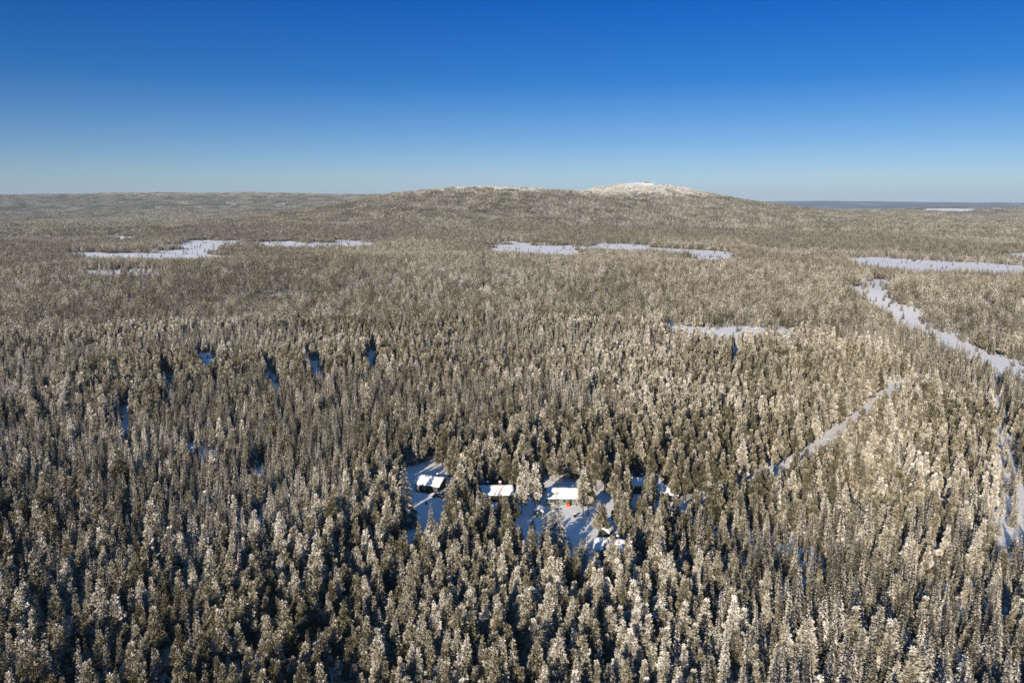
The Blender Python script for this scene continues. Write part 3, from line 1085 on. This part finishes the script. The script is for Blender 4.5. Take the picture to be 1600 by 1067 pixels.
def roof_slab(Lx, Wy, eave, ridge, over, t0, t1, lump=0.0, seg=(14, 12), seed=0):
    """a pitched slab from t0 to t1 above the rafters; lump makes it settled snow"""
    a = Lx / 2 + over
    sl = (ridge - eave) / (Wy / 2)
    nx, ny = seg
    xs = np.linspace(-a, a, nx + 1)
    ys = np.linspace(-over, Wy + over, ny + 1)
    bm = bmesh.new()
    top, bot = {}, {}
    for i, x_ in enumerate(xs):
        for j, y_ in enumerate(ys):
            zr = ridge - abs(y_ - Wy / 2) * sl
            edge = min(i, nx - i, j, ny - j)
            n_ = float(fbm(np.array([x_ * 0.7 + seed]), np.array([y_ * 0.7]), 5 + seed, 2)[0])
            th = t1 + lump * (n_ - 0.5) * 2 - (0.45 * (t1 - t0) if edge == 0 and lump else 0)
            if lump and abs(y_ - Wy / 2) < 0.5:
                th -= 0.12
            top[i, j] = bm.verts.new((x_, y_, zr + th))
            bot[i, j] = bm.verts.new((x_, y_, zr + t0))
    for i in range(nx):
        for j in range(ny):
            bm.faces.new((top[i, j], top[i + 1, j], top[i + 1, j + 1], top[i, j + 1]))
            bm.faces.new((bot[i, j], bot[i, j + 1], bot[i + 1, j + 1], bot[i + 1, j]))
    for i in range(nx):
        bm.faces.new((top[i, 0], bot[i, 0], bot[i + 1, 0], top[i + 1, 0]))
        bm.faces.new((top[i, ny], top[i + 1, ny], bot[i + 1, ny], bot[i, ny]))
    for j in range(ny):
        bm.faces.new((top[0, j], top[0, j + 1], bot[0, j + 1], bot[0, j]))
        bm.faces.new((top[nx, j], bot[nx, j], bot[nx, j + 1], top[nx, j + 1]))
    return bm


def window(parent, x0, x1, z0, z1, y=0.0):
    w = box_part('window', (x0, x1, y - 0.05, y + 0.02, z0, z1), M_TRIM, parent)
    box_part('pane', (x0 + 0.1, x1 - 0.1, y - 0.07, y - 0.052, z0 + 0.1, z1 - 0.1), M_GLASS, w)
    return w


def chimney(parent, x, y, z0, z1, w, m, capped=True):
    c = box_part('chimney', (x - w, x + w, y - w, y + w, z0, z1), m, parent)
    if capped:
        box_part('snow_cap', (x - w * 1.15, x + w * 1.15, y - w * 1.15, y + w * 1.15, z1 + 0.003, z1 + 0.32), M_SNOW, c, 0.1)
    return c


def cabin(spec, seed):
    name, pix, rz, Lx, Wy, style, label = spec
    x, y, z = at(*pix)
    root = empty(name, (x, y, z), rz)
    tag(root, label, 'cabin', 'holiday cabins among the trees')
    eave, ridge = 2.6, 2.6 + Wy * 0.22
    wm = M_WALL_G if style == 'grey' else M_WALL
    part('wall', gable_wall(Lx, Wy, eave, ridge), wm, root)
    rf = part('roof', roof_slab(Lx, Wy, eave, ridge, 0.75, 0.02, 0.16, 0, (2, 2)), M_METAL, root)
    sn = part('snow_cover', roof_slab(Lx, Wy, eave, ridge, 0.78, 0.165, 0.62, 0.14 if style != 'dark' else 0.2, (18, 14), seed), M_SNOW, rf, True)
    ry = Wy / 2
    if style == 'dark':
        chimney(root, Lx * 0.28, ry + 0.3, ridge - 0.4, ridge + 1.35, 0.32, M_METAL)
        for q in (-0.12, 0.0):
            chimney(root, Lx * q - 0.5, ry * 0.72, ridge - 0.6, ridge + 0.75, 0.11, M_METAL, False)
        # the porch: deck, posts, pale screen
        box_part('porch_deck', (-Lx * 0.45, Lx * 0.2, -1.5, -0.01, -0.3, 0.12), M_BARK, root)
        box_part('porch_screen', (-Lx * 0.47, -Lx * 0.30, -0.75, -0.62, 0.13, 2.3), M_TRIM, root)
        for q in (-0.28, 0.0, 0.2):
            box_part('porch_post', (Lx * q - 0.07, Lx * q + 0.07, -0.72, -0.58, 0.13, 2.4), M_WALL, root)
        window(root, -Lx * 0.2, -Lx * 0.02, 0.8, 2.0)
        window(root, Lx * 0.30, Lx * 0.43, 0.9, 2.0)
        d = box_part('door', (Lx * 0.07, Lx * 0.18, -0.06, 0.02, 0.13, 2.1), M_BROWN, root)
        box_part('handle', (Lx * 0.165, Lx * 0.172, -0.12, -0.062, 1.0, 1.15), M_METAL, d)
    elif style == 'grey':
        for q in (-0.12, 0.27):
            chimney(root, Lx * q, ry + 0.1, ridge - 0.3, ridge + 1.3, 0.26, M_METAL, False)
        window(root, -Lx * 0.42, -Lx * 0.2, 0.8, 2.1)
        window(root, Lx * 0.02, Lx * 0.14, 0.8, 2.1)
        window(root, Lx * 0.38, Lx * 0.46, 0.9, 2.0)
        d = box_part('door', (Lx * 0.24, Lx * 0.33, -0.06, 0.02, 0.0, 2.1), M_WALL, root)
        box_part('handle', (Lx * 0.32, Lx * 0.326, -0.12, -0.062, 1.0, 1.15), M_METAL, d)
        for q in (-0.47, -0.15, 0.18, 0.47):
            box_part('porch_post', (Lx * q - 0.07, Lx * q + 0.07, -0.72, -0.58, -0.3, 2.4), M_WALL, root)
    else:
        for q in (-0.22, 0.16):
            chimney(root, Lx * q, ry + 0.2, ridge - 0.3, ridge + 1.5, 0.42, M_BRICK)
        window(root, -Lx * 0.4, -Lx * 0.22, 0.8, 2.1)
        window(root, Lx * 0.22, Lx * 0.4, 0.8, 2.1)
        box_part('door', (-Lx * 0.06, Lx * 0.06, -0.06, 0.02, 0.0, 2.1), M_BROWN, root)
    return root


cabins = [cabin(c, i) for i, c in enumerate(CABINS)]

# the little hut, its gable towards the camera
hut = empty('hut', (hx, hy, hz), R(90 - 8))
tag(hut, 'small hut with a thick snow roof, its gable facing the central yard', 'hut')
bmh = gable_wall(3.0, 2.8, 1.7, 2.5)
part('wall', bmh, M_WALL_G, hut)
rf = part('roof', roof_slab(3.0, 2.8, 1.7, 2.5, 0.3, 0.02, 0.09, 0, (2, 2)), M_METAL, hut)
part('snow_cover', roof_slab(3.0, 2.8, 1.7, 2.5, 0.32, 0.092, 0.6, 0.08, (10, 10), 3), M_SNOW, rf, True)
bmd = bmesh.new()
box(bmd, -1.55, -1.49, 0.9, 1.8, 0.0, 1.6)
part('door', bmd, M_TRIM, hut)

# open shed at the right edge of the yard
sx_, sy_, sz_ = at(954, 838)
shed = empty('shed', (sx_, sy_, sz_), R(62))
tag(shed, 'snow heaped shed with dark gable at the right edge of the central yard', 'shed')
part('wall', gable_wall(3.6, 3.0, 1.8, 2.7), M_WALL, shed)
rf = part('roof', roof_slab(3.6, 3.0, 1.8, 2.7, 0.35, 0.02, 0.1, 0, (2, 2)), M_METAL, shed)
part('snow_cover', roof_slab(3.6, 3.0, 1.8, 2.7, 0.38, 0.102, 0.8, 0.15, (10, 10), 8), M_SNOW, rf, True)

# ------------------------------------------------------------------ car and small things in the yards
def car(pix, rz, label):
    x, y, z = at(*pix)
    root = empty('parked_car', (x, y, z), rz)
    tag(root, label, 'car')

    def loft(name, prof, half, m, parent, inset=0.0):
        bm = bmesh.new()
        rows = []
        for s, w in ((-1, half - inset), (-1, half), (1, half), (1, half - inset)):
            rows.append(None)
        A = [bm.verts.new((px_, -half + (0.12 if pz > 0.85 else 0), pz)) for px_, pz in prof]
        B = [bm.verts.new((px_, half - (0.12 if pz > 0.85 else 0), pz)) for px_, pz in prof]
        bm.faces.new(A)
        bm.faces.new(B[::-1])
        for i in range(len(prof)):
            j = (i + 1) % len(prof)
            bm.faces.new((A[j], A[i], B[i], B[j]))
        bmesh.ops.recalc_face_normals(bm, faces=bm.faces[:])
        bmesh.ops.bevel(bm, geom=bm.edges[:], offset=0.05, segments=2, affect='EDGES')
        return part(name, bm, m, parent, False)
    loft('body', [(-2.15, 0.35), (-2.2, 0.75), (-2.05, 0.95), (-0.9, 1.0), (0.9, 1.0), (2.1, 0.88), (2.2, 0.6), (2.15, 0.35)], 0.9, M_CAR, root)
    cab = loft('cabin_glass', [(-1.9, 0.96), (-1.5, 1.42), (0.35, 1.46), (1.05, 0.98)], 0.78, M_GLASS, root)
    loft('snow_cover', [(-1.6, 1.40), (-1.45, 1.62), (0.2, 1.66), (0.5, 1.44)], 0.72, M_SNOW, root)
    loft('snow_cover', [(1.0, 1.0), (1.1, 1.10), (1.95, 1.02), (2.1, 0.9)], 0.76, M_SNOW, root)
    for wx in (-1.35, 1.35):
        for wy in (-0.82, 0.82):
            bm = bmesh.new()
            bmesh.ops.create_cone(bm, cap_ends=True, segments=20, radius1=0.33, radius2=0.33, depth=0.2,
                                  matrix=Matrix.Translation((wx, wy, 0.33)) @ Matrix.Rotation(math.pi / 2, 4, 'X'))
            w = part('wheel', bm, M_RUBBER, root)
            bm = bmesh.new()
            bmesh.ops.create_cone(bm, cap_ends=True, segments=12, radius1=0.19, radius2=0.15, depth=0.05,
                                  matrix=Matrix.Translation((wx, wy * 1.14, 0.33)) @ Matrix.Rotation(math.pi / 2 * (1 if wy > 0 else -1) * -1, 4, 'X'))
            part('rim', bm, M_METAL, w)
    for wy in (-0.6, 0.6):
        box_part('tail_light', (-2.22, -2.18, wy - 0.15, wy + 0.15, 0.68, 0.85), M_ORANGE, root)
        box_part('headlight', (2.16, 2.2, wy - 0.18, wy + 0.18, 0.62, 0.76), M_MAST, root)


car((684, 776), R(172), 'dark parked car with snow on its roof before the dark timber cabin')

bx_, by_, bz_ = at(887.5, 791)
bin_ = empty('storage_bin', (bx_, by_, bz_), 0.1)
tag(bin_, 'small bright orange red bin by the wall of the half sunlit cabin', 'bin')


def tapered(name, x0, x1, y0, y1, z0, z1, f, m, parent, bev=0.04):
    bm = bmesh.new()
    v = box(bm, x0, x1, y0, y1, z0, z1)
    c = Vector(((x0 + x1) / 2, (y0 + y1) / 2, 0))
    for q in v[:4]:
        q.co.x = c.x + (q.co.x - c.x) * f
        q.co.y = c.y + (q.co.y - c.y) * f
    bmesh.ops.bevel(bm, geom=bm.edges[:], offset=bev, segments=2, affect='EDGES')
    return part(name, bm, m, parent)


tapered('body', -0.55, 0.55, -0.4, 0.4, 0.0, 0.85, 0.85, M_ORANGE, bin_)
tapered('lid', -0.6, 0.6, -0.45, 0.45, 0.855, 0.98, 1.0, M_ORANGE, bin_)

for pix, lab in (((898, 808), 'small dark bin on the sunlit edge of the central yard'), ((666, 788), 'small dark bin on the shaded snow left of the parked car'),
                 ((932, 850), 'dark bin with a snow heap at the low cabin of the central yard')):
    x, y, z = at(*pix)
    b_ = empty('rubbish_bin', (x, y, z), random.uniform(0, 1))
    tag(b_, lab, 'bin')
    tapered('body', -0.32, 0.32, -0.35, 0.35, 0.05, 1.0, 0.8, M_METAL, b_)
    tapered('lid', -0.36, 0.36, -0.39, 0.39, 1.003, 1.1, 1.0, M_METAL, b_)
    tapered('snow_cap', -0.33, 0.33, -0.36, 0.36, 1.104, 1.36, 1.1, M_SNOW, b_, 0.1)

# ------------------------------------------------------------------ on the summit
def summit(px_, dist):
    u = (px_ - CX) / FPX
    y = dist
    x = u * (y * math.cos(PITCH))
    return x, y, float(height(np.array([x]), np.array([y]))[0])


x, y, z = summit(1010, 4700)
lodge = empty('summit_building', (x, y, z), R(6))
tag(lodge, 'orange lit building on the bare summit of the fell, left of the mast', 'building')
part('wall', gable_wall(22, 10, 6.5, 9.5), M_OCHRE, lodge)
rf = part('roof', roof_slab(22, 10, 6.5, 9.5, 0.6, 0.02, 0.3, 0, (2, 2)), M_BROWN, lodge)
for q in (-7, -2, 3, 8):
    window(lodge, q - 1, q + 1, 2.5, 4.5)
x, y, z = summit(1052, 4650)
st = empty('summit_building', (x, y, z), R(-8))
tag(st, 'dark low building on the right shoulder of the fell summit', 'building')
part('wall', gable_wall(20, 10, 5.5, 8.0), M_BROWN, st)
part('roof', roof_slab(20, 10, 5.5, 8.0, 0.8, 0.02, 0.3, 0, (2, 2)), M_BROWN, st)
part('annex', gable_wall(9, 8, 3.0, 4.5), M_BROWN, st).location = (14.7, 1, -0.8)
x, y, z = summit(1021, 4720)
mast = empty('radio_mast', (x, y, z), 0)
tag(mast, 'thin pale mast on the summit of the fell beside the orange building', 'mast')
bm = bmesh.new()
bmesh.ops.create_cone(bm, cap_ends=True, segments=8, radius1=0.6, radius2=0.35, depth=28, matrix=Matrix.Translation((0, 0, 13)))
part('pole', bm, M_MAST, mast)
for q in (17, 23):
    bm = bmesh.new()
    bmesh.ops.create_cone(bm, cap_ends=True, segments=8, radius1=0.9, radius2=0.9, depth=1.0, matrix=Matrix.Translation((0, 0, q)))
    part('antenna', bm, M_MAST, mast)

# ------------------------------------------------------------------ haze
hb = bmesh.new()
box(hb, -22600, 22600, -22600, 22600, float(gz.min()) - 1.5, 330.0)
m, nt, o_ = mat('thin_winter_haze')
pv = nt.nodes.new('ShaderNodeVolumePrincipled')
pv.inputs['Color'].default_value = (0.54, 0.76, 1.0, 1)
pv.inputs['Density'].default_value = 3.2e-5
pv.inputs['Anisotropy'].default_value = 0.0
nt.links.new(pv.outputs[0], o_.inputs['Volume'])
m.cycles.homogeneous_volume = True
haze = part('haze', hb, m)
tag(haze, kind='stuff')
